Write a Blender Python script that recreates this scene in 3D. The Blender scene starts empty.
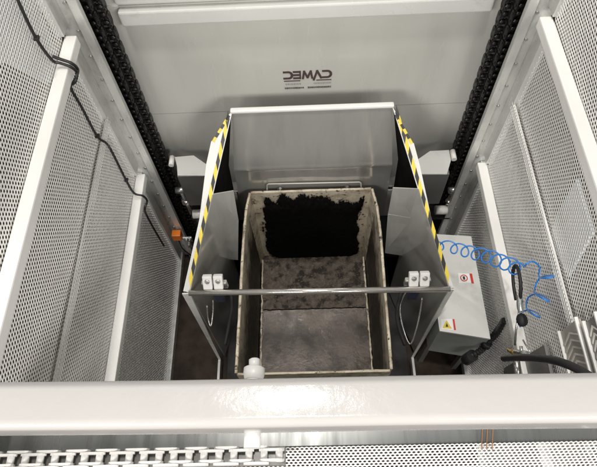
import bpy, bmesh, math, random
import numpy as np
from mathutils import Vector, Matrix, noise
random.seed(7)
sc = bpy.context.scene
C = sc.collection

# ------------------------------------------------------------------ camera
F_PX, CX, CY, H = 542.0, 298.5, 233.5, 2.88
R = np.array([[0.999204, -0.031062, -0.025017],
              [-0.015243, -0.877052, 0.480154],
              [-0.036856, -0.47939, -0.876828]])     # rows: world X, Y, Z in camera axes (right, down, forward)
cam_d = bpy.data.cameras.new('camera')
cam = bpy.data.objects.new('camera', cam_d)
C.objects.link(cam)
M = Matrix.Identity(4)
for i in range(3):
    M[i][0] = R[i][0]; M[i][1] = -R[i][1]; M[i][2] = -R[i][2]
M.translation = (0, 0, H)
cam.matrix_world = M
cam_d.sensor_fit = 'HORIZONTAL'
cam_d.sensor_width = 36
cam_d.lens = 36 * F_PX / 597
cam_d.clip_start = 0.02
cam_d.clip_end = 200
sc.camera = cam

# ------------------------------------------------------------------ light
w = bpy.data.worlds.new('World'); sc.world = w; w.use_nodes = True
bg = w.node_tree.nodes['Background']
bg.inputs[0].default_value = (0.98, 0.985, 1.0, 1); bg.inputs[1].default_value = 0.26
def lamp(name, loc, target, size, sy, power, col):
    d = bpy.data.lights.new(name, 'AREA'); d.shape = 'RECTANGLE'; d.size = size; d.size_y = sy; d.energy = power; d.color = col
    o = bpy.data.objects.new(name, d); C.objects.link(o)
    o.location = loc
    o.rotation_euler = (Vector(target) - Vector(loc)).to_track_quat('-Z', 'Y').to_euler()
    return o
lamp('ceiling_or_fill_lamp', (-0.40, 1.85, 10.0), (0, 0.6, 0), 0.55, 0.70, 170, (1.0, 0.965, 0.91))
lamp('ceiling_or_fill_lamp', (-0.35, -0.2, 9.5), (-0.1, 0.8, 0), 0.5, 0.5, 260, (1.0, 0.965, 0.91))
lamp('ceiling_or_fill_lamp', (3.6, -4.6, 4.7), (-0.3, 1.2, 1.2), 3.8, 1.4, 330, (1.0, 0.97, 0.93))  # unseen fill lamp added to brighten rear panel and guard walls
lamp('ceiling_or_fill_lamp', (-3.6, -4.6, 4.7), (0.3, 1.2, 1.2), 3.8, 1.4, 330, (1.0, 0.97, 0.93))  # second added fill lamp, out of view on the other side
vs = sc.view_settings
vs.view_transform = 'Standard'; vs.look = 'None'; vs.gamma = 1; vs.use_curve_mapping = False
vs.exposure = 0.08

# ------------------------------------------------------------------ pixel -> place
def ray(px, py):
    v = R @ np.array([px - CX, py - CY, F_PX]); return v / np.linalg.norm(v)
def P(px, py, x=None, y=None, z=None):
    r = ray(px, py)
    t = x / r[0] if x is not None else y / r[1] if y is not None else (z - H) / r[2]
    return Vector((r[0]*t, r[1]*t, H + r[2]*t))

# ------------------------------------------------------------------ materials
def mat(name, col, rough=0.5, metal=0.0, var=0.12, vscale=6.0, bump=0.0, bscale=60.0, dirt=None, dscale=9.0, dlo=0.55, dhi=0.7,
        rvar=0.1, coat=0.0, stretch=(1, 1, 1), dirt2=None, d2scale=40.0, d2lo=.6, d2hi=.66, spec=0.5, zdark=None):
    m = bpy.data.materials.new(name); m.use_nodes = True
    nt = m.node_tree; b = nt.nodes['Principled BSDF']
    N = nt.nodes.new; L = nt.links.new
    tc = N('ShaderNodeTexCoord'); mp = N('ShaderNodeMapping'); mp.inputs['Scale'].default_value = stretch
    geo = N('ShaderNodeNewGeometry')
    L(geo.outputs['Position'], mp.inputs['Vector'])
    def nz(scale, detail=6, rough_=0.6):
        n = N('ShaderNodeTexNoise'); n.inputs['Scale'].default_value = scale; n.inputs['Detail'].default_value = detail
        n.inputs['Roughness'].default_value = rough_; L(mp.outputs[0], n.inputs['Vector']); return n
    def ramp(src, lo, hi):
        r = N('ShaderNodeMapRange'); r.inputs['From Min'].default_value = lo; r.inputs['From Max'].default_value = hi
        L(src, r.inputs['Value']); return r.outputs[0]
    def mix(fac, a, bcol):
        x = N('ShaderNodeMix'); x.data_type = 'RGBA'
        L(fac, x.inputs['Factor'])
        if isinstance(a, tuple): x.inputs['A'].default_value = (*a, 1)
        else: L(a, x.inputs['A'])
        x.inputs['B'].default_value = (*bcol, 1); return x.outputs['Result']
    n1 = nz(vscale)
    lo = tuple(c * (1 - var) for c in col); hi = tuple(min(1, c * (1 + var)) for c in col)
    out = mix(ramp(n1.outputs['Fac'], .3, .7), lo, hi)
    if dirt: out = mix(ramp(nz(dscale, 9, .65).outputs['Fac'], dlo, dhi), out, dirt)
    if dirt2: out = mix(ramp(nz(d2scale, 8, .7).outputs['Fac'], d2lo, d2hi), out, dirt2)
    if zdark:                                   # wall colour turns darker below a ragged line
        zl_, zh_, wc_ = zdark
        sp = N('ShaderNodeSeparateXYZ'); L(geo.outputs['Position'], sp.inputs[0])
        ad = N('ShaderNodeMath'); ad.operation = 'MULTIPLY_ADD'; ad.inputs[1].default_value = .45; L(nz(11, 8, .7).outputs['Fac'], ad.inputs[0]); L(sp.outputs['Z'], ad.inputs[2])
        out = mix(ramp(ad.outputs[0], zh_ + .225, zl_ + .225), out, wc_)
    L(out, b.inputs['Base Color'])
    b.inputs['Metallic'].default_value = metal
    b.inputs['Coat Weight'].default_value = coat
    b.inputs['Coat Roughness'].default_value = 0.08
    b.inputs['Specular IOR Level'].default_value = spec
    rr = N('ShaderNodeMapRange'); rr.inputs['To Min'].default_value = max(0.03, rough - rvar); rr.inputs['To Max'].default_value = min(1, rough + rvar)
    rr.inputs['From Min'].default_value = .3; rr.inputs['From Max'].default_value = .7
    L(nz(vscale * 2.3, 5).outputs['Fac'], rr.inputs['Value']); L(rr.outputs[0], b.inputs['Roughness'])
    if bump:
        bp = N('ShaderNodeBump'); bp.inputs['Strength'].default_value = bump; bp.inputs['Distance'].default_value = 0.004
        L(nz(bscale, 6, .6).outputs['Fac'], bp.inputs['Height']); L(bp.outputs[0], b.inputs['Normal'])
    return m
MT = {}
MT['white'] = mat('white_powder_coat', (.80, .785, .755), .38, var=.03, bump=.06, bscale=220, dirt=(.52, .50, .46), dlo=.62, dhi=.85, dscale=5)
MT['rail'] = mat('white_rail_paint', (.50, .485, .465), .14, var=.02, bump=.13, bscale=42, rvar=.05, dirt2=(.6, .58, .54), d2scale=180, d2lo=.70, d2hi=.76)
MT['perf'] = mat('painted_perforated_steel', (.78, .77, .74), .42, var=.08, vscale=3, dirt=(.40, .38, .34), dlo=.58, dhi=.85, dscale=4)
MT['panel'] = mat('grey_sheet_panel', (.60, .595, .55), .22, var=.03, vscale=1.6, bump=.03, bscale=5, stretch=(2.5, 1, .4), dirt=(.52, .51, .47), dlo=.45, dhi=.9, dscale=2, dirt2=(.44, .43, .39), d2scale=30, d2lo=.64, d2hi=.8)
MT['carr'] = mat('grey_carriage_steel', (.58, .575, .545), .15, var=.05, vscale=3, metal=.45, bump=.025, bscale=4, stretch=(3, 3, .5), rvar=.07, coat=.3, dirt=(.40, .385, .36), dlo=.5, dhi=.85, dscale=3, dirt2=(.30, .28, .25), d2scale=45, d2lo=.68, d2hi=.80)
MT['carr_pale'] = mat('pale_carriage_paint', (.66, .66, .63), .32, var=.05, vscale=4, dirt=(.40, .39, .36), dlo=.58, dhi=.85, dscale=7)
MT['column'] = mat('galvanised_column', (.66, .66, .63), .34, var=.14, vscale=14, metal=.35, dirt=(.30, .29, .27), dlo=.55, dhi=.8, dscale=6, stretch=(1, 1, .4))
MT['steel'] = mat('bare_steel', (.80, .77, .73), .20, var=.04, vscale=30, metal=.92, rvar=.05, dirt=(.66, .60, .53), dlo=.5, dhi=.85, dscale=9)
MT['zinc'] = mat('zinc_bolt', (.62, .62, .60), .3, var=.1, vscale=40, metal=.9)
MT['chain'] = mat('oily_black_chain', (.022, .021, .02), .34, var=.35, vscale=40, metal=.5, spec=.6)
MT['dark'] = mat('dark_steel_and_gap_shade', (.028, .027, .026), .5, spec=.2, var=.3, vscale=12)  # dark plates, and the shadow gap painted behind the chains
MT['rubber'] = mat('black_rubber', (.012, .012, .012), .62, var=.2)
MT['void_shade'] = mat('void_shade_black', (.004, .004, .004), .9, var=.2, spec=.1)  # black colour standing for shade inside the carriage corners
MT['strip'] = mat('dull_channel_metal', (.20, .205, .20), .3, var=.12, vscale=3, metal=.5, stretch=(4, .3, 1))
MT['cable'] = mat('black_cable', (.02, .02, .021), .42, var=.2)
MT['floor'] = mat('oily_concrete', (.040, .028, .021), .6, spec=.12, var=.35, vscale=7, bump=.5, bscale=30, dirt=(.010, .008, .007), dlo=.42, dhi=.66, dscale=4)
MT['bin_in'] = mat('dirty_bin_steel', (.115, .095, .075), .5, spec=.2, var=.4, vscale=40, bump=.6, bscale=160, metal=.1, dirt=(.028, .022, .018), dlo=.48, dhi=.60, dscale=22, dirt2=(.24, .205, .155), d2scale=110, d2lo=.59, d2hi=.66)
MT['bin_plate'] = mat('worn_bin_plate', (.078, .062, .049), .30, var=.25, vscale=5, bump=.15, bscale=50, rvar=.14, metal=.3, dirt=(.028, .020, .015), dlo=.46, dhi=.62, dscale=7, dirt2=(.22, .19, .16), d2scale=90, d2lo=.66, d2hi=.72)
MT['bin_rim'] = mat('chipped_cream_paint', (.72, .64, .50), .5, var=.14, vscale=16, bump=.5, bscale=120, dirt=(.42, .34, .24), dlo=.48, dhi=.66, dscale=14, dirt2=(.05, .038, .028), d2scale=34, d2lo=.57, d2hi=.62)
MT['bin_side'] = mat('stained_cream_side', (.62, .55, .43), .5, var=.2, vscale=14, bump=.5, bscale=90, dirt=(.22, .18, .13), dlo=.50, dhi=.66, dscale=12, dirt2=(.05, .04, .03), d2scale=40, d2lo=.60, d2hi=.66, zdark=(.50, .66, (.060, .047, .036)), spec=.25)
MT['residue'] = mat('black_residue', (.0045, .0043, .004), .9, var=.3, bump=.5, bscale=120, spec=.12)
MT['yellow'] = mat('yellow_tape', (.76, .58, .05), .45, var=.1, vscale=40, dirt=(.35, .27, .06), dlo=.6, dhi=.75, dscale=40)
MT['blacktape'] = mat('black_tape', (.018, .018, .017), .45, var=.2)
MT['orange'] = mat('orange_sensor_plastic', (.80, .20, .02), .4)
MT['wire'] = mat('dull_orange_wire', (.36, .18, .09), .5)
MT['blue'] = mat('blue_hose_plastic', (.02, .20, .62), .28, var=.08)
MT['bluepart'] = mat('navy_strap_buckle', (.025, .03, .06), .4)
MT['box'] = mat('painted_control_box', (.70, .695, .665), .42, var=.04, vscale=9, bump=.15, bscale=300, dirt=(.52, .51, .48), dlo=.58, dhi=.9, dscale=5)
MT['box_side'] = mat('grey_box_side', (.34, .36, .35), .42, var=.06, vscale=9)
MT['labelw'] = mat('white_label', (.90, .895, .88), .4, var=.02)
MT['red'] = mat('red_print', (.60, .04, .04), .4, var=.05)
MT['black'] = mat('black_print', (.02, .02, .02), .5, var=.1)
MT['logo'] = mat('brown_logo_print', (.085, .055, .05), .5, var=.1)
MT['logo2'] = mat('faint_logo_print', (.33, .32, .30), .5, var=.05)
MT['tray'] = mat('ribbed_pale_steel', (.62, .59, .54), .4, var=.1, vscale=20, dirt=(.36, .33, .28), dlo=.55, dhi=.75, dscale=20)
MT['tray_base'] = mat('tray_recess_steel', (.38, .36, .32), .45, var=.1, vscale=20)
MT['brass'] = mat('brass_fitting', (.60, .42, .16), .3, metal=.9, var=.15, vscale=30)
MT['sheet'] = mat('pale_blue_sheet', (.72, .77, .82), .5, var=.03)
MT['guard_dark'] = mat('shadow_grey_guard', (.20, .195, .185), .4, var=.1, metal=.3)

# ------------------------------------------------------------------ mesh building
class MB:
    def __init__(s): s.v = []; s.f = []; s.smooth = []
    def add(s, vs_, fs, smooth=False):
        k = len(s.v); s.v += [tuple(q) for q in vs_]; s.f += [tuple(i + k for i in f) for f in fs]; s.smooth += [smooth] * len(fs); return s
    def box(s, lo, hi, bev=0.0, mtx=None):
        lo = Vector(lo); hi = Vector(hi)
        bm = bmesh.new(); bmesh.ops.create_cube(bm, size=1)
        c = (lo + hi) / 2; d = hi - lo
        for q in bm.verts: q.co = Vector((q.co.x * d.x + c.x, q.co.y * d.y + c.y, q.co.z * d.z + c.z))
        if bev: bmesh.ops.bevel(bm, geom=bm.edges[:], offset=min(bev, min(d) * .45), segments=2, affect='EDGES', profile=.6)
        s._bm(bm, mtx); return s
    def _bm(s, bm, mtx=None, smooth=False):
        bm.verts.index_update()
        vs_ = [(mtx @ q.co if mtx else q.co.copy()) for q in bm.verts]
        s.add(vs_, [[q.index for q in f.verts] for f in bm.faces], smooth); bm.free()
    def prism(s, pts, off):
        """polygon pts (3-D, planar) thickened by vector off"""
        n = len(pts); off = Vector(off); a = [Vector(p) for p in pts]; b = [p + off for p in a]
        s.add(a + b, [tuple(range(n))[::-1], tuple(range(n, 2 * n))] + [(i, (i + 1) % n, n + (i + 1) % n, n + i) for i in range(n)]); return s
    def tube(s, path, r, n=10, caps=True, smooth=True):
        path = [Vector(p) for p in path]; m = len(path); vs_ = []; up = None
        rs = r if isinstance(r, (list, tuple)) else [r] * m
        for i, p in enumerate(path):
            t = (path[min(i + 1, m - 1)] - path[max(i - 1, 0)]).normalized()
            if up is None:
                up = t.orthogonal().normalized()
            up = (up - t * up.dot(t)).normalized(); sd = t.cross(up)
            for k in range(n):
                a = 2 * math.pi * k / n; vs_.append(p + (up * math.cos(a) + sd * math.sin(a)) * rs[i])
        fs = [(i * n + k, i * n + (k + 1) % n, (i + 1) * n + (k + 1) % n, (i + 1) * n + k) for i in range(m - 1) for k in range(n)]
        s.add(vs_, fs, smooth)
        if caps: s.add([], []); k0 = len(s.v) - len(vs_); s.f += [tuple(k0 + k for k in range(n))[::-1], tuple(k0 + (m - 1) * n + k for k in range(n))]; s.smooth += [False, False]
        return s
    def cyl(s, a, b, r, n=14): return s.tube([a, b], r, n)
    def hexbolt(s, p, axis, r, h):
        a = Vector(axis).normalized(); p = Vector(p); s.tube([p, p + a * h], r, 6, smooth=False); s.tube([p + a * h, p + a * h * 1.7], r * .5, 8); s.tube([p - a * .001, p + a * h * .25], r * 1.45, 12); return s
    def build(s, name, m, parent=None, auto=False):
        me = bpy.data.meshes.new(name); me.from_pydata(s.v, [], s.f); me.polygons.foreach_set('use_smooth', s.smooth); me.update()
        me.materials.append(MT[m] if isinstance(m, str) else m)
        o = bpy.data.objects.new(name, me); C.objects.link(o)
        if parent: o.parent = parent
        return o
def spline(pts, per=8):
    pts = [Vector(p) for p in pts]; out = []
    for i in range(len(pts) - 1):
        p0 = pts[max(i - 1, 0)]; p1 = pts[i]; p2 = pts[i + 1]; p3 = pts[min(i + 2, len(pts) - 1)]
        for k in range(per):
            t = k / per
            out.append(.5 * ((2 * p1) + (p2 - p0) * t + (2 * p0 - 5 * p1 + 4 * p2 - p3) * t * t + (3 * p1 - p0 - 3 * p2 + p3) * t ** 3))
    out.append(pts[-1]); return out
def tag(o, label, cat, group=None, kind=None):
    if label: o['label'] = label
    if cat: o['category'] = cat
    if group: o['group'] = group
    if kind: o['kind'] = kind
    return o
def thing(name, label, cat, loc=(0, 0, 0), group=None):
    # parts are written in world coordinates; the empty stands at the base of the thing
    o = bpy.data.objects.new(name, None); C.objects.link(o); o['_loc'] = list(loc)
    return tag(o, label, cat, group)
def settle():
    """move every empty to its base point without moving its parts"""
    for o in [q for q in C.objects if q.type == 'EMPTY' and '_loc' in q]:
        l = Vector(o['_loc']); del o['_loc']
        o.location = l
        for ch in o.children: ch.matrix_parent_inverse = Matrix.Translation(-l)

def perf(name, u0, u1, v0, v1, to3, pitch, r, m, parent=None, depth=.0010, nseg=12):
    """perforated sheet: hexagonal cells with real round holes, front skin and hole walls. to3(u, v, d) -> xyz arrays"""
    dy = pitch * math.sqrt(3) / 2
    nr = int((v1 - v0) / dy); nc = int((u1 - u0) / pitch)
    jj, ii = np.meshgrid(np.arange(nr), np.arange(nc), indexing='ij')
    cu = (u0 + pitch * (.5 + ii + .5 * (jj % 2))).ravel(); cv = (v0 + dy * (.6 + jj)).ravel()
    keep = cu < u1 - pitch * .3; cu = cu[keep]; cv = cv[keep]
    a = np.arange(12) * math.pi / 6 + math.pi / 2
    ro = np.where(np.arange(12) % 2 == 0, pitch / math.sqrt(3), pitch / 2)
    ou, ov = np.cos(a) * ro, np.sin(a) * ro
    hu, hv = np.cos(a) * r, np.sin(a) * r
    n = len(cu)
    U = np.concatenate([cu[:, None] + ou, cu[:, None] + hu, cu[:, None] + hu], 1)
    V = np.concatenate([cv[:, None] + ov, cv[:, None] + hv, cv[:, None] + hv], 1)
    D = np.concatenate([np.zeros((n, 24)), np.full((n, 12), depth)], 1)
    co = np.stack(to3(U, V, D), -1).reshape(-1, 3).astype(np.float32)
    k = np.arange(12); k2 = (k + 1) % 12
    q = np.concatenate([np.stack([k, k2, k2 + 12, k + 12], 1), np.stack([k + 12, k2 + 12, k2 + 24, k + 24], 1)])
    faces = (q[None] + (np.arange(n) * 36)[:, None, None]).reshape(-1)
    me = bpy.data.meshes.new(name)
    me.vertices.add(n * 36); me.vertices.foreach_set('co', co.ravel())
    nf = n * 24
    me.loops.add(nf * 4); me.loops.foreach_set('vertex_index', faces.astype(np.int32))
    me.polygons.add(nf); me.polygons.foreach_set('loop_start', np.arange(nf, dtype=np.int32) * 4)
    me.update(calc_edges=True); me.materials.append(MT[m])
    o = bpy.data.objects.new(name, me); C.objects.link(o)
    if parent: o.parent = parent
    return o

# ------------------------------------------------------------------ setting: floor
b = MB(); b.box((-12, -12, -.05), (12, 12, 0)); tag(b.build('floor', 'floor'), 'dark oily concrete floor under the bin lift', 'floor', kind='structure')

# ------------------------------------------------------------------ rear panel with logo
rp = thing('rear_panel', 'tall grey sheet panel with mirrored brown logo behind the bin carriage', 'panel', (0, 1.6, 0))
YP = 1.60
b = MB(); b.box((-.69, YP, .02), (.69, YP + .02, 1.081)); b.build('lower_sheet', 'panel', rp)
b = MB(); b.box((-.69, YP - .001, 1.084), (.69, YP + .02, 1.636)); b.build('upper_sheet', 'panel', rp)
b = MB(); b.box((-.645, YP - .034, 1.575), (.645, YP - .0015, 1.634), .006); b.build('ledge', 'carr_pale', rp)
b = MB(); b.box((-.69, YP + .004, 1.637), (.69, YP + .03, 2.5)); b.build('top_sheet', 'panel', rp)
b = MB(); b.box((-.645, YP - .02, 1.655), (.645, YP + .0035, 1.70), .005); b.build('upper_ledge', 'carr_pale', rp)
# mirrored lettering: drawn as seen, left to right: reversed C, reversed E, M, A without crossbar, reversed C
lg = MB(); layer = 0
lx0, lx1, lz0, lz1 = -.093, .096, 1.262, 1.302
def LP(u, v): return Vector((lx0 + u * (lx1 - lx0), YP - .003, lz0 + v * (lz1 - lz0)))
def stroke(pts, t=.23, tv=None):
    """flat polyline stroke; t is in units of letter height"""
    hgt = lz1 - lz0; global layer
    for (a, c) in zip(pts[:-1], pts[1:]):
        A = LP(*a); B_ = LP(*c); d = (B_ - A); d.normalize(); nrm = Vector((-d.z, 0, d.x)) * (t * hgt / 2); e = d * (t * hgt * .35)
        layer = (layer + 1) % 9; dp = Vector((0, -.00012 * layer, 0))
        if tv: e = e * 0
        lg.prism([q + dp for q in (A - e - nrm, B_ + e - nrm, B_ + e + nrm, A - e + nrm)], (0, .002, 0))
def revC(u0, u1):
    m_ = u1 - u0
    pts = [(u0, .92), (u0 + m_ * .55, .92)]
    pts += [(u0 + m_ * (.55 + .42 * math.sin(math.pi * k / 8)), .5 + .42 * math.cos(math.pi * k / 8)) for k in range(1, 8)]
    pts += [(u0 + m_ * .55, .08), (u0, .08)]
    stroke(pts)
revC(0.0, .175)
for v in (.92, .5, .08): stroke([(.21, v), (.345, v)])
stroke([(.345, .0), (.345, 1.0)], .16)
stroke([(.40, 0), (.43, .98)], .2); stroke([(.43, .98), (.50, .12)], .2); stroke([(.50, .12), (.57, .98)], .2); stroke([(.57, .98), (.60, 0)], .2)
stroke([(.63, -.25), (.705, .98)], .2); stroke([(.705, .98), (.79, 0)], .22)
revC(.825, 1.0)
stroke([(0, -.28), (.335, -.28)], .09); stroke([(.69, -.28), (1.0, -.28)], .09)
lo_ = lg.build('logo_lettering', 'logo', rp)
lg = MB()
random.seed(3); u = 0.0
while u < 1.0:
    wd = random.choice([.012, .016, .02])
    if not .42 < u < .5: stroke([(u, -1.28), (min(1, u + wd), -1.28)], random.uniform(.17, .24), 1)
    u += wd + .012
lg.build('small_lettering', 'logo', rp)['kind'] = 'stuff'
lg = MB(); u = 0.02
while u < 1.0:
    wd = random.choice([.012, .02, .03])
    if not .36 < u < .62: stroke([(u, -.72), (min(1, u + wd), -.72)], .16, 1)
    u += wd + .018
lg.build('faint_lettering', 'logo2', rp)['kind'] = 'stuff'

# ------------------------------------------------------------------ columns and chains
ZT = 2.55
for s, nm in ((-1, 'left'), (1, 'right')):
    side = 'beside the orange sensor' if s < 0 else 'on the control box side'
    col = thing('mast_column', 'galvanised lift column with screwed edge strip ' + side, 'column', (s * .76, 1.5, 0), 'lift columns')
    b = MB()
    b.box((min(s*.735, s*.80), 1.455, 0), (max(s*.735, s*.80), 1.47, ZT), .002); b.box((min(s*.79, s*.80), 1.47, 0), (max(s*.79, s*.80), 1.63, ZT))
    b.build('channel', 'column', col)
    b = MB(); b.box((min(s*.704, s*.7345), 1.44, 0), (max(s*.704, s*.7345), 1.462, ZT), .002); b.build('edge_strip', 'column', col)
    b = MB(); b.box((min(s*.695, s*.7889), 1.598 - .03, 0), (max(s*.695, s*.7889), 1.598, ZT)); b.build('chain_gap_shade', 'dark', col)  # dark strip stands for the shadow gap behind the chains
    for k in range(22):
        z = .12 + k * .11
        q = MB(); q.tube([(s*.748, 1.455, z), (s*.748, 1.4505, z)], .006, 8); q.build('screw', 'zinc', col)
    # two roller chains per column
    pitch = .03175
    for ci, xc in enumerate((.722, .676)):
        b = MB()
        npl = int(ZT / pitch)
        for k in range(npl):
            z = .04 + k * pitch
            off = .0120 if k % 2 else .0155
            for e in (-1, 1):
                xx = s*xc + e*off
                pts = []
                for zc, a0 in ((z + pitch, 0), (z, math.pi)):
                    for j in range(5):
                        a = a0 + math.pi * j / 4
                        pts.append((xx - .0015, 1.53 + .0145 * math.cos(a), zc + .0125 * math.sin(a)))
                b.prism(pts, (.003, 0, 0))
            b.tube([(s*xc - .0190, 1.53, z), (s*xc + .0190, 1.53, z)], .0045, 6)
            b.tube([(s*xc - .0115, 1.53, z), (s*xc + .0115, 1.53, z)], .0095, 10)
        where = ('beside the left-hand edge strip' if 0 else 'next to the screwed strip') if ci == 0 else 'next to the logo panel'
        tag(b.build('roller_chain', 'chain'), 'oily black roller chain ' + where + (' above the orange sensor' if s < 0 else ' above the control box'), 'chain', 'lift chains')

# ------------------------------------------------------------------ guard walls
XW = .78
sheets = {}
def guard(s):
    g = thing('guard_wall', ('white perforated guard wall with a black cable tied to it' if s < 0 else 'white perforated guard wall with the blue coiled hose'), 'guard', (s*XW, .75, 0), 'perforated guard walls')
    def sheet(key, nm, a, c, xo, r):
        if key not in sheets:
            def to3(U, V, D):                                   # sheets are not quite flat
                wave = .0018 * np.sin(U * 9 + a * 5) * np.sin(V * 7 + a) + .0007 * np.sin(U * 31 + V * 17)
                return (-(xo + D + wave), U, V)
            sheets[key] = perf(nm, .16, 1.40, a, c, to3, .0136, r, 'perf', g)
        else:
            o = sheets[key].copy(); C.objects.link(o); o.parent = g; o.scale = (-1, 1, 1)
    for i, (a, c, off) in enumerate([(.05, .885, .006), (.872, 1.30, .002), (1.285, 1.665, .009), (1.655, 2.10, .002)]):
        sheet(i, 'perforated_sheet', a, c, XW + off, .0047)
    sheet('seam', 'seam_strip', 1.274, 1.318, .766, .0050)
    for zc in (.885, 1.66):
        bb = MB(); bb.box((min(s*.739, s*.779), .0, zc - .020), (max(s*.739, s*.779), 1.412, zc + .020), .005); bb.build('crossbar', 'white', g)
    for (a, c) in ((.02, .858), (.912, 1.633), (1.688, 2.55)):
        bb = MB(); bb.box((min(s*.772, s*.80), 1.395, a), (max(s*.772, s*.80), 1.4535, c), .003); bb.build('end_strip', 'column', g)
    bb = MB(); bb.box((min(s*.770, s*.779), .16, 1.2915), (max(s*.770, s*.779), 1.394, 1.2945)); bb.build('seam_flange', 'perf', g)
    bb = MB(); bb.box((min(s*.765, s*.80), .0, .0), (max(s*.765, s*.80), 1.453, .05), .003); bb.build('base_angle', 'column', g)
    return g
gl = guard(-1); gr = guard(1)

# ------------------------------------------------------------------ bin carriage
ca = thing('bin_carriage', 'grey steel lifting carriage with hazard-striped wings around the dirty bin', 'carriage', (0.01, 1.2, 0))
YB = 1.46
A = {-1: P(232, 111, y=YB), 1: P(392, 107, y=YB)}
B = {-1: P(190, 293, z=.93), 1: P(449, 289, z=.93)}
K = {-1: P(222, 362, z=.05), 1: P(410, 360, z=.05)}
zl = (A[-1].z + A[1].z) / 2
A[-1].z = A[1].z = zl
# back plate: upper part with rounded lip, fold, lower part
zf = P(300, 162, y=YB).z
fl = P(234, 163, y=YB).x; fr = P(391, 161, y=YB).x
ll = P(240, 194, y=YB + .02).x; lr = P(384, 192, y=YB + .02).x
prof_ = [(zl, YB), (zl - .1, YB - .010), (zl - .2, YB - .020), (zf + .03, YB - .032)] + [(zf + .02 - .04 * k / 8, YB - .033 - .0035 * math.sin(math.pi * k / 8) + .003 * (k / 8)) for k in range(9)] + [(zf - .10, YB - .022), (.30, YB - .004)]
vs_ = []
for (z_, y_) in prof_:
    if z_ >= zf: t_ = (zl - z_) / (zl - zf); xa = A[-1].x + (fl - A[-1].x) * t_; xb = A[1].x + (fr - A[1].x) * t_
    else: t_ = (zf - z_) / (zf - .30); xa = fl + (ll - .02 - fl) * t_; xb = fr + (lr + .02 - fr) * t_
    vs_ += [(xa + (xb - xa) * k / 6, y_ + .0012 * math.sin(k * 2.1 + z_ * 11), z_) for k in range(7)]
n_ = len(prof_)
b = MB(); b.add(vs_, [(i * 7 + k, i * 7 + k + 1, (i + 1) * 7 + k + 1, (i + 1) * 7 + k) for i in range(n_ - 1) for k in range(6)], True)
b.add([(x_, y_ + .006, z_) for (x_, y_, z_) in vs_], [(i * 7 + k, (i + 1) * 7 + k, (i + 1) * 7 + k + 1, i * 7 + k + 1) for i in range(n_ - 1) for k in range(6)], True)
b.build('back_plate', 'carr', ca)
b = MB(); b.box((A[-1].x - .008, YB - .008, zl - .006), (A[1].x + .008, YB + .016, zl + .009), .007); b.build('lip', 'white', ca)
tapeN = 8
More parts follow.
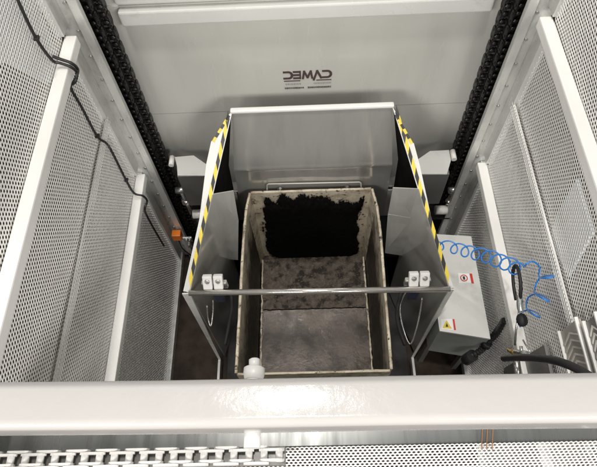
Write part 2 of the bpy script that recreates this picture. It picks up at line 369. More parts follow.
for s in (-1, 1):
    a = A[s]; c = B[s]; d = c - a
    out = Vector((s, 0, 0))
    # plane that holds the sloping edge and the X axis: normal
    nrm = d.cross(out).normalized()
    if nrm.z < 0: nrm = -nrm
    def onflange(px, py):
        r = Vector(ray(px, py)); o_ = Vector((0, 0, H)); t = (a - o_).dot(nrm) / r.dot(nrm); return o_ + r * t
    outer = [(228, 115), (212, 141), (207, 164), (200, 220), (184, 291)] if s < 0 else [(397, 114), (413, 143), (419, 165), (431, 220), (453, 288)]
    po = [onflange(*q) for q in outer]
    b = MB()
    vs_ = [a + (c - a) * t for t in (0, .12, .3, .62, 1)]
    for k in range(4):
        b.prism([vs_[k], vs_[k + 1], po[k + 1], po[k]], -nrm * .004)
    b.build('wing_flange', 'carr_pale', ca)
    # outer skirt under the flange
    b = MB()
    for k in range(1, 4):
        b.prism([po[k], po[k + 1], po[k + 1] - Vector((0, 0, .05)), po[k] - Vector((0, 0, .05))], Vector((s * .003, 0, 0)))
    b.build('outer_skirt', 'carr_pale', ca)
    # hazard tape along the inner edge
    L = d.length; e = d.normalized(); wv = (out - e * out.dot(e)).normalized()
    for k in range(tapeN * 2):
        t0 = .02 + .93 * k / (tapeN * 2); t1 = .02 + .93 * (k + 1) / (tapeN * 2); sh = .016 / L
        w0 = .003; w1 = .017
        pts = [a + d * (t0 + sh) + wv * w0, a + d * (t1 + sh) + wv * w0, a + d * (t1 - sh) + wv * w1, a + d * (t0 - sh) + wv * w1]
        b = MB(); b.prism([p + nrm * .0012 for p in pts], nrm * .0006)
        b.build('tape_stripe', 'yellow' if k % 2 else 'blacktape', ca)
    # second tape along the upper outer edge
    p0, p1 = po[0], po[1]; dd = p1 - p0
    wi = (a - p1); wi = (wi - dd.normalized() * wi.dot(dd.normalized())).normalized() * .011
    for k in range(6):
        q0 = p0 + dd * (k / 6); q1 = p0 + dd * ((k + 1) / 6)
        b = MB(); b.prism([q0 + nrm * .0012, q1 + nrm * .0012, q1 + wi + nrm * .0012, q0 + wi + nrm * .0012], nrm * .0006); b.build('tape_stripe', 'yellow' if k % 2 else 'blacktape', ca)
    # vertical side plate below the edge, with the triangular opening at the back
    f0 = .46
    ph = a + d * f0                                   # where the opening ends on the edge
    zc = ph.z
    bk = Vector((a.x + s * .045, YB - .006, .64))
    def down(p, z): return Vector((p.x, p.y, z))
    th = Vector((s * .005, 0, 0))
    b = MB(); b.prism([ph, c, down(c, .06), down(ph, .06)], th); b.build('side_plate', 'carr', ca)
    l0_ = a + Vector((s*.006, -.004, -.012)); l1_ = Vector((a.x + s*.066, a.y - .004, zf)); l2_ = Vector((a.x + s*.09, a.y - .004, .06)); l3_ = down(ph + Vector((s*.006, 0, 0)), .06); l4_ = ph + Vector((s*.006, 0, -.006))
    b = MB(); b.prism([l0_, l4_, l1_], th); b.prism([l1_, l4_, l3_, l2_], th); b.build('rear_side_shade', 'void_shade', ca)  # black sheet added so the rear opening reads as a dark void
    # baffle across the corner between wing and bin, kinked towards the bin
    tpx = ((233.5, 191), (219, 236), (238.5, 221), (225, 259), (238, 260)) if s < 0 else ((393, 188), (412.5, 218), (388, 214), (404, 256), (385, 253))
    yq = ph.y
    e0 = P(*tpx[0], y=yq); m1 = P(*tpx[1], y=yq); m0 = P(*tpx[2], y=yq - .012); l1 = P(*tpx[3], y=yq - .02); l0 = P(*tpx[4], y=yq - .05)
    b = MB(); b.prism([ph, e0, m0, m1], (0, .004, 0)); b.build('baffle', 'carr', ca)
    b = MB(); b.prism([m1 - Vector((0, .001, 0)), m0 - Vector((0, .001, 0)), l0, l1], (0, .004, 0)); b.build('lower_baffle', 'carr', ca)
    b = MB(); b.box((min(ph.x, s*.335), yq + .02, .45), (max(ph.x, s*.335), YB - .045, .46)); b.build('corner_shade', 'void_shade', ca)  # flat black sheet standing for the shade down in the corner
    # front flange of the side plate
    fo = P(181.5, 292, y=c.y).x if s < 0 else P(454.5, 288, y=c.y).x
    k_ = K[s]
    b = MB(); b.prism([c + Vector((0, -.004, 0)), Vector((fo, c.y - .004, c.z)), Vector((k_.x + s * .012, k_.y, .05)), Vector((k_.x, k_.y, .05))], (0, .005, 0)); b.build('front_flange', 'carr_pale', ca)
    b = MB(); b.box((min(k_.x, k_.x + s*.012), .30, .045), (max(k_.x, k_.x + s*.012), k_.y, .10)); b.build('floor_guide', 'carr_pale', ca)
    # bar bracket with two bolts, latch strap
    bx = P(213, 281, z=.95) if s < 0 else P(419, 278, z=.95)
    tilt = Matrix.Translation(bx) @ Matrix.Rotation(math.radians(-38), 4, 'X')
    for e in (-.021, .021):
        br = MB(); br.box((e - .0185, -.012, -.034), (e + .0185, .012, .026), .005, tilt)
        bo = br.build('clamp_block', 'white', ca)
        q = MB(); q.hexbolt(tilt @ Vector((e, -.0122, .004)), tilt.to_3x3() @ Vector((0, -1, 0)), .007, .005); q.build('bolt', 'zinc', bo)
    q = MB(); q.box((bx.x - .05, bx.y - .004, bx.z - .07), (bx.x + .05, bx.y + .014, bx.z - .02), .004); q.build('bar_bracket', 'carr', ca)
    q = MB(); q.box((bx.x - s*.01 - .02, bx.y - .035, bx.z - .14), (bx.x - s*.01 + .02, bx.y - .008, bx.z - .03), .006); q.build('latch_body', 'bluepart', ca)
    # latch strap and wire hoop
    if s > 0:
        st = [P(402, 290, z=.80), P(397, 312, z=.74), P(399, 328, z=.70), P(405, 345, z=.66)]
        hp = [P(407, 290, z=.80), P(400, 306, z=.74), P(403, 328, z=.70), P(410, 344, z=.66), P(416, 330, z=.72), P(420, 312, z=.78), P(422, 298, z=.84)]
    else:
        st = [P(230, 290, z=.80), P(232, 305, z=.76), P(229, 325, z=.70), P(225, 345, z=.66)]
        hp = [P(207, 306, z=.80), P(208, 318, z=.74), P(211, 326, z=.72), P(213, 312, z=.76), P(213, 300, z=.80)]
    q = MB(); q.tube(spline(st, 6), .008, 8); q.build('latch_strap', 'rubber', ca)
    q = MB(); q.tube(spline(hp, 6), .0032, 7); q.build('wire_hoop', 'zinc', ca)
    # hanger behind: chamfered block on the crossbeam, lit top coloured pale, shaded front dark
    px = [(174.6, 157), (193.5, 155.4), (207.4, 165), (206, 175.5), (177.6, 175.5), (177, 166)] if s < 0 else [(451, 160), (449, 150), (430, 151), (417, 160), (418, 174), (447, 174)]
    pts = [P(*q_, z=.86) for q_ in px]
    b = MB(); b.prism(pts, (0, 0, -.006)); b.build('hanger_block', 'carr_pale', ca)
    ys = min(p.y for p in pts)
    xi, xo = (-.44, -.608) if s < 0 else (.44, .625)
    rp_ = P(171.5, 162, z=.87) if s < 0 else P(453.5, 156, z=.87)
    b = MB(); b.tube([rp_ + Vector((0, -.02, 0)), rp_ + Vector((0, .03, 0))], .012, 14); b.build('hanger_roller', 'white', ca)
    b = MB(); b.box((min(xi, xo), ys + .004, .60), (max(xi, xo), ys + .03, .852), .003); b.build('hanger_plate', 'guard_dark', ca)
for s, q_ in ((-1, (236.5, 193)), (1, (388, 190))):
    tpz = P(*q_, y=YB - .04); b = MB(); b.box((min(tpz.x, s*.47), YB - .042, .10), (max(tpz.x, s*.47), YB - .036, tpz.z)); b.build('lower_side_filler', 'carr', ca)
# cross bar with end corners
b = MB(); b.tube([B[-1] + Vector((-.004, 0, 0)), B[1] + Vector((.004, 0, 0))], .0115, 18); b.build('restraint_bar', 'steel', ca)
b = MB(); b.box((-.47, 1.50, .10), (.47, 1.56, .60), .004); b.build('crossbeam', 'guard_dark', ca)
b = MB(); b.box((-.47, .30, .012), (.48, 1.42, .03)); b.build('base_plate', 'dark', ca)
# wire bracket above the bin with two bolts
yw = YB - .034
wp = [P(267, 207, y=yw), P(267, 184, y=yw), P(361, 182, y=yw), P(362, 205, y=yw)]
b = MB(); b.tube([wp[0], wp[1] + Vector((0, 0, -.008)), wp[1] + Vector((.008, 0, 0)), wp[2] + Vector((-.008, 0, 0)), wp[2] + Vector((0, 0, -.008)), wp[3]], .003, 8); b.build('wire_bracket', 'white', ca)
for q_ in ((280, 189), (347, 187)):
    p = P(*q_, y=YB - .026); b = MB(); b.hexbolt(p, (0, -1, .1), .010, .007); b.build('bolt', 'zinc', ca)

# ------------------------------------------------------------------ the bin
bn = thing('waste_bin', 'dirty cream steel bin with black tar-like residue on its rear wall', 'bin', (0, 1.0, .03))
zr, zb = .72, .06
def rim(px, py): return P(px, py, z=zr)
yb = 1.405
fl_ = [(-.30, .54), (.30, .54), (.30, yb - .03), (.27, yb), (-.27, yb), (-.30, yb - .03)]       # floor outline
ri = [(-.315, .555), (.292, .555), (.304, yb - .20), (.299, yb - .09), (.285, yb + .002), (-.285, yb + .002), (-.299, yb - .09), (-.306, yb - .20)]
fo_ = [(-.305, .555), (.295, .555), (.300, yb - .17), (.300, yb - .05), (.283, yb), (-.283, yb), (-.300, yb - .05), (-.300, yb - .17)]
n = 8
names = ['front_wall', 'side_wall', 'side_wall', 'corner_wall', 'rear_wall', 'corner_wall', 'side_wall', 'side_wall']
zrim = [zr - .02, zr - .02, zr - .005, zr, zr, zr, zr, zr - .005]
zrim[0] = zrim[1] = zr
for i in range(n):
    j = (i + 1) % n
    a0 = Vector((*fo_[i], zb - .03)); a1 = Vector((*fo_[j], zb - .03)); c0 = Vector((*ri[i], zrim[i])); c1 = Vector((*ri[j], zrim[j]))
    ctr = Vector((0, 1, .4)); nn = (a1 - a0).cross(c0 - a0).normalized()
    if nn.dot(ctr - a0) > 0: nn = -nn
    # wall as a subdivided slab so that its edges can be uneven
    b = MB(); NU, NV = 14, 8
    grid = []
    for side_ in (0, .008):
        for v in range(NV + 1):
            for u in range(NU + 1):
                p = a0.lerp(a1, u / NU).lerp(c0.lerp(c1, u / NU), v / NV)
                wob = noise.noise(p * 7) * .0025
                grid.append(p + nn * (side_ + wob))
    G = (NU + 1) * (NV + 1); fs = []
    for v in range(NV):
        for u in range(NU):
            q = v * (NU + 1) + u
            fs += [(q, q + 1, q + NU + 2, q + NU + 1), (q + G, q + NU + 1 + G, q + NU + 2 + G, q + 1 + G)]
    for u in range(NU):
        q = NV * (NU + 1) + u; fs.append((q, q + 1, q + 1 + G, q + G))
    for v in range(NV):
        for q in (v * (NU + 1), v * (NU + 1) + NU): fs.append((q, q + NU + 1, q + NU + 1 + G, q + G))
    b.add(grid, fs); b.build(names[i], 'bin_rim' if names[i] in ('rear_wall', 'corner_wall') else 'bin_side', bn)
    # rolled rim
    b = MB(); m_ = 24; pth = []; rad = []
    for k in range(m_ + 1):
        p = c0.lerp(c1, k / m_) + nn * .006
        p += .35 * Vector((noise.noise(p * 40), noise.noise(p * 40 + Vector((5, 5, 5))), noise.noise(p * 33 + Vector((9, 1, 4))))) * .0025
        pth.append(p); rad.append((.0065 if i else .004) * (1 + .25 * noise.noise(p * 60)))
    b.tube(pth, rad, 8); b.build('rim', 'bin_rim', bn)
ys_ = P(310, 309, z=zb).y
b = MB(); b.prism([(-.297, ys_ + .001, zb), (.297, ys_ + .001, zb), (.297, yb - .05, zb), (.28, yb - .002, zb), (-.28, yb - .002, zb), (-.297, yb - .05, zb)], (0, 0, -.008)); b.build('rear_floor_plate', 'bin_in', bn)
b = MB(); b.prism([(-.297, .56, zb + .003), (.29, .56, zb + .003), (.297, ys_ - .001, zb + .003), (-.297, ys_ - .001, zb + .003)], (0, 0, -.008)); b.build('front_floor_plate', 'bin_plate', bn)
# weld / dirt lines along the floor edges
for s in (-1, 1):
    b = MB(); pth = []; rad = []
    for k in range(90):
        y = .57 + (yb - .60) * k / 89; p = Vector((s * .290, y, zb + .005))
        p.x += noise.noise(Vector((y * 30, s, 0))) * .005; pth.append(p); rad.append(max(.001, .005 + .005 * noise.noise(Vector((y * 45, 3 + s, 0)))))
    b.tube(pth, rad, 6); b.build('weld_bead', 'bin_rim', bn)
b = MB(); pth = [Vector((-.28 + .56 * k / 60, ys_ + noise.noise(Vector((k * .4, 0, 0))) * .004, zb + .003)) for k in range(61)]
b.tube(pth, [.003 + .002 * abs(noise.noise(Vector((k * .5, 2, 0)))) for k in range(61)], 6); b.build('floor_joint', 'residue', bn)
# black residue caked on the rear wall, ragged outline
def wallpt(u, v):                 # u -1..1, v 0..1 on the rear wall
    hw = .283 + (.278 - .283) * v
    return Vector((u * hw, yb + .002 * v, zb + (zr - zb) * v))
b = MB(); NU, NV = 190, 130
def mask(u, v):
    q = Vector((u * 3.2, v * 3.2, 1.3))
    nz_ = noise.fractal(q * 1.6, .8, 2.1, 7) * .11 + noise.noise(q * 9) * .03 + noise.noise(Vector((u * 30, v * 8, 2))) * .025
    left = .92 - .10 * (v < .28) * (1 - v / .28) - max(0, v - .78) * .9
    top = .97 - .05 * abs(u + .15) - .10 * max(0, u - .3)
    m_ = min((u + left) * 1.0, (.90 - .03 * v - u) * 1.6, (top - v) * 1.2)
    return m_ + nz_
idx = {}
vs_ = []; fs = []
val = [[mask(-1 + 2 * i / NU, j / NV) for i in range(NU + 1)] for j in range(NV + 1)]
def vid(i, j):
    if (i, j) not in idx:
        idx[(i, j)] = len(vs_)
        h = .002 + min(.016, max(0, val[j][i]) * .10) + .003 * noise.noise(Vector((i * .21, j * .21, 0)))
        vs_.append(wallpt(-1 + 2 * i / NU, j / NV) + Vector((0, -max(.0012, h) - .003, 0)))
    return idx[(i, j)]
for j in range(NV):
    for i in range(NU):
        if val[j][i] > 0.02: fs.append((vid(i, j), vid(i + 1, j), vid(i + 1, j + 1), vid(i, j + 1)))
b.add(vs_, fs, True); b.build('residue', 'residue', bn)['label'] = 'thick black residue caked on the rear bin wall'
# ------------------------------------------------------------------ control box with stickers
bx = thing('control_box', 'light grey control box with warning stickers beside the right wing of the carriage', 'box', (.64, .97, 0))
zt = .62; zbm = .32
tp = [P(440, 330, z=zt), P(490, 338, z=zt), P(471, 237, z=zt), P(430, 234, z=zt)]
tp[3].x = tp[0].x
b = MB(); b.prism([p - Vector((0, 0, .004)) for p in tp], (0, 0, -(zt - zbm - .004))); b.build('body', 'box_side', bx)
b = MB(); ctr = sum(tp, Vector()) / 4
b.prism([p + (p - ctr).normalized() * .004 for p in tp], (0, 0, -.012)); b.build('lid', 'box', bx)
for p, ex, ey in ((tp[0], 1, 1), (tp[1], -1, 1), (tp[2], -1, -1), (tp[3], 1, -1)):
    b = MB(); b.box((min(p.x + ex*.005, p.x + ex*.03), min(p.y + ey*.03, p.y + ey*.055), 0), (max(p.x + ex*.005, p.x + ex*.03), max(p.y + ey*.03, p.y + ey*.055), zbm - .001)); b.build('leg', 'guard_dark', bx)
zs_ = zt + .0015
def quad(pxs, m, name, dz=0, par=bx):
    b = MB(); b.prism([P(x_, y_, z=zs_ + dz) for x_, y_ in pxs], (0, 0, -.0008 if dz else -.002)); return b.build(name, m, par)
quad([(458, 273), (469, 273.5), (471, 283), (459, 283)], 'labelw', 'sticker')
c0 = P(464, 278, z=zs_ + .001); b = MB(); pts = []
for k in range(24):
    a0, a1 = 2 * math.pi * k / 24, 2 * math.pi * (k + 1) / 24
    b.prism([c0 + Vector((math.cos(a0), math.sin(a0), 0)) * .0165, c0 + Vector((math.cos(a1), math.sin(a1), 0)) * .0165, c0 + Vector((math.cos(a1), math.sin(a1), 0)) * .0125, c0 + Vector((math.cos(a0), math.sin(a0), 0)) * .0125], (0, 0, .0006))
b.build('prohibition_ring', 'red', bx)
b = MB(); b.prism([c0 + Vector(q) for q in ((-.004, -.008, 0), (.004, -.008, 0), (.005, .008, 0), (-.005, .008, 0))], (0, 0, .0007)); b.build('pictogram', 'black', bx)
quad([(469.6, 273.5), (472, 273.6), (474, 283.5), (471.6, 283.3)], 'red', 'sticker_band')
quad([(441, 319), (452, 319), (453.5, 330), (441.5, 329)], 'labelw', 'sticker')
quad([(446.5, 320.2), (452, 328.6), (442.6, 328)], 'yellow', 'warning_triangle', .001)
quad([(446.8, 322.8), (448.4, 326.8), (445.6, 326.7)], 'black', 'warning_mark', .002)
quad([(452.6, 319), (454.4, 319.2), (456, 330), (454.2, 330)], 'red', 'sticker_band')
quad([(443.3, 272.5), (445.3, 272.7), (446.8, 281), (444.8, 280.8)], 'red', 'sticker_band')
# cable glands + corrugated conduit
cd = []
p0 = Vector((tp[1].x - .05, tp[1].y - .012, .44))
pth = spline([P(468, 357, z=.46), P(480, 351, z=.50), P(488, 342, z=.55), P(497, 332, z=.62), P(505, 320, z=.72)], 14)
b = MB(); b.tube(pth, [.013 if k % 3 else .0165 for k in range(len(pth))], 10); cn = b.build('conduit', 'cable'); tag(cn, 'black corrugated conduit running from the control box to the guard wall', 'conduit')
b = MB(); b.tube([P(466, 360, z=.42), P(473, 355, z=.48)], .026, 12); b.build('gland', 'cable', cn)
b = MB(); b.tube([P(485, 346, z=.53), P(488, 342.5, z=.555)], .021, 12); b.build('collar', 'rubber', cn)

# ------------------------------------------------------------------ blue coiled hose
def coil(ctrl, turns, r0, r1, face, ph0):
    ax = spline(ctrl, 60); n_ = len(ax); ln = [0]
    for i in range(1, n_): ln.append(ln[-1] + (ax[i] - ax[i - 1]).length)
    out_ = []
    for i, p in enumerate(ax):
        t = (ax[min(i + 1, n_ - 1)] - ax[max(i - 1, 0)]).normalized()
        nv = (t * (1 - face) + Vector((-.45, -.3, .85)) * face).normalized()      # sagging rings lean towards the opening
        up = Vector((0, .8, .6)); up = (up - nv * up.dot(nv)).normalized(); sd = nv.cross(up)
        f_ = ln[i] / ln[-1]; ph = ph0 + 2 * math.pi * turns * f_ + .5 * noise.noise(Vector((f_ * 9, 0, 0)))
        rr = (r0 + (r1 - r0) * f_) * (1 + .15 * noise.noise(Vector((f_ * 7, 3, 0)))) * min(1, f_ * 12 + .1, (1 - f_) * 12 + .3)
        out_.append(p + (sd * math.cos(ph) + up * math.sin(ph)) * rr)
    return out_
c1_ = coil([P(436, 243, z=.98), P(450, 247, z=.99), P(470, 252, z=1.02), P(492, 258, z=1.07), P(512, 266, z=1.13), P(522, 268, z=1.16)], 8.3, .021, .027, .75, 1.0)
zz = lambda px, py, d_: P(px, py, x=.72 - d_)
c2_ = spline([zz(526, 264, .02), zz(533, 261.5, .0), zz(539.5, 267, -.005), zz(539, 277, .02), zz(546, 278, .03), zz(553.5, 276.3, .01), zz(551, 275.2, -.015), zz(540, 278, -.02), zz(535, 287, -.01), zz(535, 293, .02), zz(542, 298, .03), zz(549, 301.5, .01), zz(546, 297.5, -.015), zz(536, 294, -.02), zz(528, 298, -.01), zz(526.5, 308, .02), zz(533, 314, .03), zz(539.5, 317.5, .01), zz(537, 313, -.015), zz(528, 310, -.02), zz(520, 314, .0), zz(517.5, 321, .01), zz(520.5, 327, .0)], 8)
den = c1_ + c2_
b = MB(); b.tube(den, .0029, 7); tag(b.build('coiled_air_hose', 'blue'), 'bright blue coiled air hose hanging between the carriage wing and guard wall', 'hose')

# ------------------------------------------------------------------ air gun hung on the crossbar, fittings, thick hose
ag = thing('air_blow_gun', 'black and silver air gun hanging on the guard crossbar beside the blue hose', 'air gun', P(520, 300, x=.715))
X = .70
b = MB(); b.tube(spline([P(516, 300, x=X), P(513.5, 285, x=X), P(513, 272, x=X), P(515.5, 265.5, x=X), P(519, 272, x=X), P(521, 288, x=X), P(520, 299, x=X)], 6), .006, 8); b.build('hanging_loop', 'rubber', ag)
b = MB(); b.tube([P(520, 284, x=X), P(519.5, 300, x=X)], .004, 8); b.build('trigger', 'zinc', ag)
b = MB(); b.tube(spline([P(519.5, 295, x=X), P(520, 306, x=X), P(521, 312, x=X)], 4), [.010] * 3 + [.011] * 3 + [.010] * 3, 10); b.build('valve_body', 'zinc', ag)
c1 = P(522, 320, x=X)
b = MB(); bm = bmesh.new(); bmesh.ops.create_uvsphere(bm, u_segments=14, v_segments=10, radius=.019, matrix=Matrix.Translation(c1) @ Matrix.Diagonal((1, 1.25, 1, 1))); b._bm(bm, None, True); b.build('grip_bulb', 'rubber', ag)
b = MB(); b.tube([P(519, 312, x=X), P(516, 330, x=X), P(515, 345, x=X)], .004, 8); b.build('nozzle', 'zinc', ag)
hv = thing('hose_valve', 'brass and steel hose valve on the guard wall above the thick black hose', 'valve', P(518, 352, x=.70))
b = MB(); b.tube([P(509, 350, x=.70), P(516, 354, x=.70)], .009, 10); b.build('brass_nut', 'brass', hv)
b = MB(); b.tube([P(516, 352, x=.70), P(527, 354, x=.70)], .010, 10); b.tube([P(521, 346, x=.70), P(522, 356, x=.70)], .006, 8); b.build('valve_body', 'zinc', hv)
b = MB(); b.tube([P(523, 340, x=.70), P(530, 352, x=.70)], .003, 6); b.build('lever', 'steel', hv)
b = MB(); b.cyl(P(516, 356, x=.70), P(518, 380, x=.70), .012); b.build('pipe', 'zinc', hv)
b = MB(); b.tube(spline([P(504, 358.5, x=.66), P(520, 357.5, x=.66), P(540, 358.5, x=.67), P(560, 362, x=.68), P(583, 372, x=.70), P(612, 392, x=.72)], 8), .012, 12)
tag(b.build('thick_hose', 'cable'), 'thick black rubber hose arching along the guard wall below the air gun', 'hose')
gp = MB(); gp.prism([P(544, 345, x=.757), P(504, 368, x=.757), P(500, 400, x=.757), P(556, 400, x=.757)], (.012, 0, 0))
tag(gp.build('kick_plate', 'guard_dark'), 'dark grey triangular plate behind the thick black hose', 'plate')

# ------------------------------------------------------------------ ribbed cable tray on the guard wall
def tray(xf, z0, z1, y1, m, label):
    t = thing('cable_tray', label, 'cable tray', (xf, .2, z0), 'cable trays on the guard wall')
    b = MB(); b.box((xf, -.05, z0), (xf + .012, y1, z1), .003); b.build('cover', m, t)
    for e in (z0, z1):
        b = MB(); b.box((xf - .008, -.05, e - .004), (xf + .002, y1 + .004, e + .004), .002); b.build('side_rail', 'white', t)
    y = y1 - .02; zm = (z0 + z1) / 2; hw = (z1 - z0) / 2 - .014
    while y > .14:
        b = MB()
        for e in (-1, 1):
            b.prism([(xf - .003, y, zm), (xf - .003, y - .006, zm), (xf - .003, y - .026, zm + e * hw), (xf - .003, y - .020, zm + e * hw)], (.004, 0, 0))
        b.build('rib', 'tray', t); y -= .021
    return t
tray(.757, 1.232, 1.36, .525, 'tray_base', 'pale ribbed cable tray with chevron ribs on the guard wall')
tray(.758, 1.395, 1.47, .50, 'guard_dark', 'narrow dark ribbed cable tray above the wider chevron tray')

# pale board behind the guard
b = MB(); b.prism([P(576, 180, x=.86), P(592, 232, x=.86), P(568, 276, x=.86), P(550, 240, x=.86), P(556, 215, x=.86)], (.01, 0, 0))
tag(b.build('pale_board', 'sheet'), 'pale diamond-shaped board showing through the guard with the blue hose', 'board')
b = MB(); b.prism([P(-30, -30, x=-.93), P(25, -30, x=-.93), P(62, 66, x=-.93), P(48, 84, x=-.93), P(10, 62, x=-.93), P(-30, 70, x=-.93)], (-.01, 0, 0))
tag(b.build('pale_board', 'sheet'), 'pale bluish board showing through the guard with the black cable', 'board')

# ------------------------------------------------------------------ cable on the guard wall without the hose
cb = thing('wall_cable', 'black cable clipped down the perforated guard and looped over its crossbars', 'cable', P(150, 200, x=-.76))
path = [P(8, -25, x=-.772), P(20, 5, x=-.772), P(36, 38, x=-.772), P(52, 60, x=-.772), P(60, 63, x=-.755), P(71, 67, x=-.728), P(77, 73, x=-.726), P(75, 82, x=-.735), P(71, 88, x=-.768), P(82, 108, x=-.772), P(97, 136, x=-.766), P(106, 143, x=-.760), P(112, 152, x=-.772), P(126, 180, x=-.772), P(134, 193, x=-.758), P(143, 196, x=-.728), P(147, 201, x=-.728), P(145, 208, x=-.738), P(146, 214, x=-.768), P(154, 229, x=-.772), P(164, 246, x=-.778)]
b = MB(); b.tube(spline(path, 8), .0047, 9); b.build('cable', 'cable', cb)
b = MB(); b.tube(spline([p + Vector((.004, .007, .008)) for p in path[3:9]], 8), .005, 8); b.build('looped_end', 'cable', cb)
for i in (2, 10, 13):
    p = path[i]; b = MB(); b.box(p - Vector((.006, .009, .004)), p + Vector((.009, .009, .004)), .002); b.build('cable_tie', 'rubber', cb)

# ------------------------------------------------------------------ sensor and chain anchors
sn = thing('proximity_sensor', 'orange sensor head on a steel bracket at the foot of the lift column', 'sensor', P(178, 245, y=1.42))
p = P(177, 237, y=1.40)
b = MB(); b.box(p + Vector((-.024, -.01, -.028)), p + Vector((.024, .03, .028)), .006); b.build('sensor_head', 'orange', sn)
b = MB(); b.box(p + Vector((.024, 0, -.06)), p + Vector((.075, .012, -.015)), .003); b.box(p + Vector((.03, .0, -.13)), p + Vector((.06, .03, -.061)), .004); b.build('bracket', 'zinc', sn)
b = MB(); b.tube(spline([p + Vector((0, .0, -.03)), p + Vector((.01, -.02, -.10)), p + Vector((.03, -.01, -.2)), p + Vector((.03, 0, -.28))], 6), .004, 8); b.build('lead', 'cable', sn)
for q in ((.045, -.001, -.03), (.062, -.001, -.03), (.045, -.001, -.09)):
    b = MB(); b.hexbolt(p + Vector(q), (0, -1, 0), .008, .006); b.build('bolt', 'zinc', sn)
for s in (-1, 1):
    top = P(181, 190, y=1.47) if s < 0 else P(454, 190, y=1.47)
    bot = Vector((top.x - s*.005, top.y, top.z - .22))
    ch = thing('chain_anchor', 'steel chain anchor rod with nut ' + ('above the orange sensor' if s < 0 else 'behind the control box'), 'anchor', bot, 'chain anchors')
    b = MB(); b.cyl(top, bot, .011); b.build('rod', 'zinc', ch)
    b = MB(); b.cyl(top + Vector((-.026, 0, -.002)), top + Vector((.026, 0, -.002)), .017); b.build('clevis', 'zinc', ch)
    b = MB(); b.tube([top - Vector((0, 0, .09)), top - Vector((0, 0, .115))], .021, 6, smooth=False); b.build('nut', 'steel', ch)
    b = MB(); b.box((min(bot.x, bot.x - s*.12), bot.y - .03, bot.z - .02), (max(bot.x + s*.03, bot.x - s*.12), bot.y + .05, bot.z), .004); b.build('anchor_plate', 'dark', ch)
    rl = P(199, 214, y=1.45) if s < 0 else P(441, 210, y=1.45)
    b = MB(); b.cyl(rl + Vector((-.03, 0, 0)), rl + Vector((.03, 0, 0)), .024, 18); b.build('guide_roller', 'white', ch)

# ------------------------------------------------------------------ foreground: handrail, pin, shelf, white chain
ZR = H - .682
hr = thing('handrail', 'glossy white square-tube handrail in front of the bin lift', 'handrail', (0, .14, ZR))
b = MB()
prof = []
y0, y1, z0, z1, rr = .110, .170, ZR - .06, ZR, .012
for cy_, cz_, a0 in ((y1 - rr, z1 - rr, 0), (y0 + rr, z1 - rr, 90), (y0 + rr, z0 + rr, 180), (y1 - rr, z0 + rr, 270)):
    for k in range(9):
        a = math.radians(a0 + 90 * k / 8); prof.append((cy_ + rr * math.cos(a), cz_ + rr * math.sin(a)))
n = len(prof); vs_ = []
for xx in np.linspace(-1.2, 1.2, 41):
    for (yy, zz) in prof: vs_.append((xx, yy - .0085 * xx + .0006 * math.sin(xx * 9), zz))
b.add(vs_, [(i * n + k, i * n + (k + 1) % n, (i + 1) * n + (k + 1) % n, (i + 1) * n + k) for i in range(40) for k in range(n)], True)
b.build('tube', 'rail', hr)
pn = thing('locking_pin', 'white capped pin passing under the handrail', 'pin', (P(254, 400, z=2.1)))
zp = 2.10
a0 = P(252, 448, z=zp); a1 = P(254, 374, z=zp); a2 = P(254.5, 367, z=zp); a3 = P(254.5, 358.5, z=zp)
b = MB(); b.tube([a0, a1], .0115, 16); b.build('shaft', 'white', pn)
b = MB(); b.tube([a1 - (a2 - a1) * .8, a1, a2 - (a2 - a1) * .2, a2], [.0135, .0155, .0155, .0125], 18); b.build('collar', 'white', pn)
b = MB(); b.tube([a2, a3 - (a3 - a2) * .15, a3], [.0083, .0083, .0055], 16); b.build('tip', 'white', pn)
zs2 = 1.52
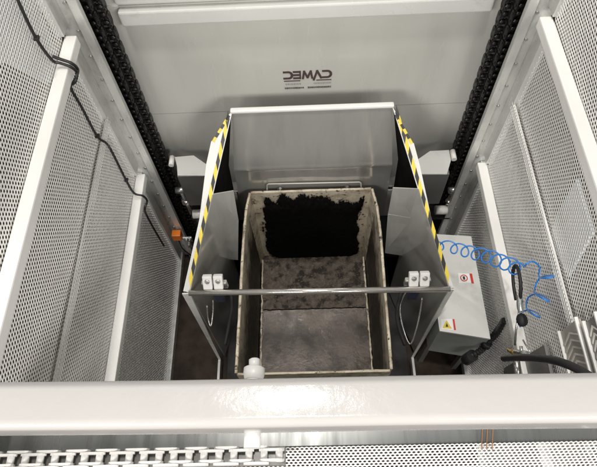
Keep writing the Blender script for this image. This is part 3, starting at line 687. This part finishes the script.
sh = thing('perforated_shelf', 'white perforated shelf under the handrail', 'shelf', (0, .1, zs2))
ye = P(298, 447, z=zs2).y
perf('perforated_sheet', -1.2, 1.2, 0, .15, lambda U, V, D: (U, ye - .55 * V - D, zs2 - .835 * V - D), .0110, .0038, 'perf', sh)
b = MB(); b.box((-1.2, ye + .001, zs2 - .02), (1.2, P(298, 436, z=zs2).y + .02, zs2 - .004), .002); b.build('edge_channel', 'strip', sh)
b = MB(); b.box((-.775, .045, .0), (.775, .06, zs2 - .15)); b.build('unseen_shade_skirt', 'panel', sh)  # unseen panel added to keep front light off the lower walls
wc = thing('white_chain', 'white painted roller chain lying on the perforated shelf', 'chain', (-.4, .12, zs2))
zc = zs2 + .05
yl0, yl1 = P(100, 466, z=zc).y, P(100, 450, z=zc).y
xl = P(284, 458, z=zc).x
b = MB(); b.box((-1.0, yl0 - .004, zc - .040), (xl + .002, yl1 + .004, zc - .030), .002); b.build('dark_gap_strip', 'guard_dark', wc)  # dark strip added so the gaps between the links look dark
pt = .0345; k = 0; xx = xl - .012
ym = (yl0 + yl1) / 2; hw = (yl1 - yl0) / 2
while xx > -1.0:
    b = MB(); o_ = hw - (.0 if k % 2 else .006)
    for e in (-1, 1):
        pts = []
        for xc, a0_ in ((xx, 0), (xx - pt, math.pi)):
            for j in range(6):
                a = a0_ - math.pi / 2 + math.pi * j / 5; pts.append((xc + .012 * math.cos(a), ym + e * o_ - .0025, zc - .014 + .012 * math.sin(a)))
        b.prism(pts, (0, .005, 0))
    b.tube([(xx, ym - hw * .85, zc - .014), (xx, ym + hw * .85, zc - .014)], .0085, 12)
    b.build('link', 'white', wc); xx -= pt; k += 1
ow = thing('orange_wires', 'thin orange wires crossing the metal channel below the handrail', 'wires', P(487, 442, z=zs2))
for q_ in (482, 487, 492.5):
    b = MB(); b.tube(spline([P(q_ + .5, 428, z=zs2 + .002), P(q_, 438, z=zs2 + .003), P(q_ - .4, 447.5, z=zs2 + .003), P(q_, 449.5, z=zs2 - .012)], 5), .0013, 7); b.build('wire', 'wire', ow)
settle()
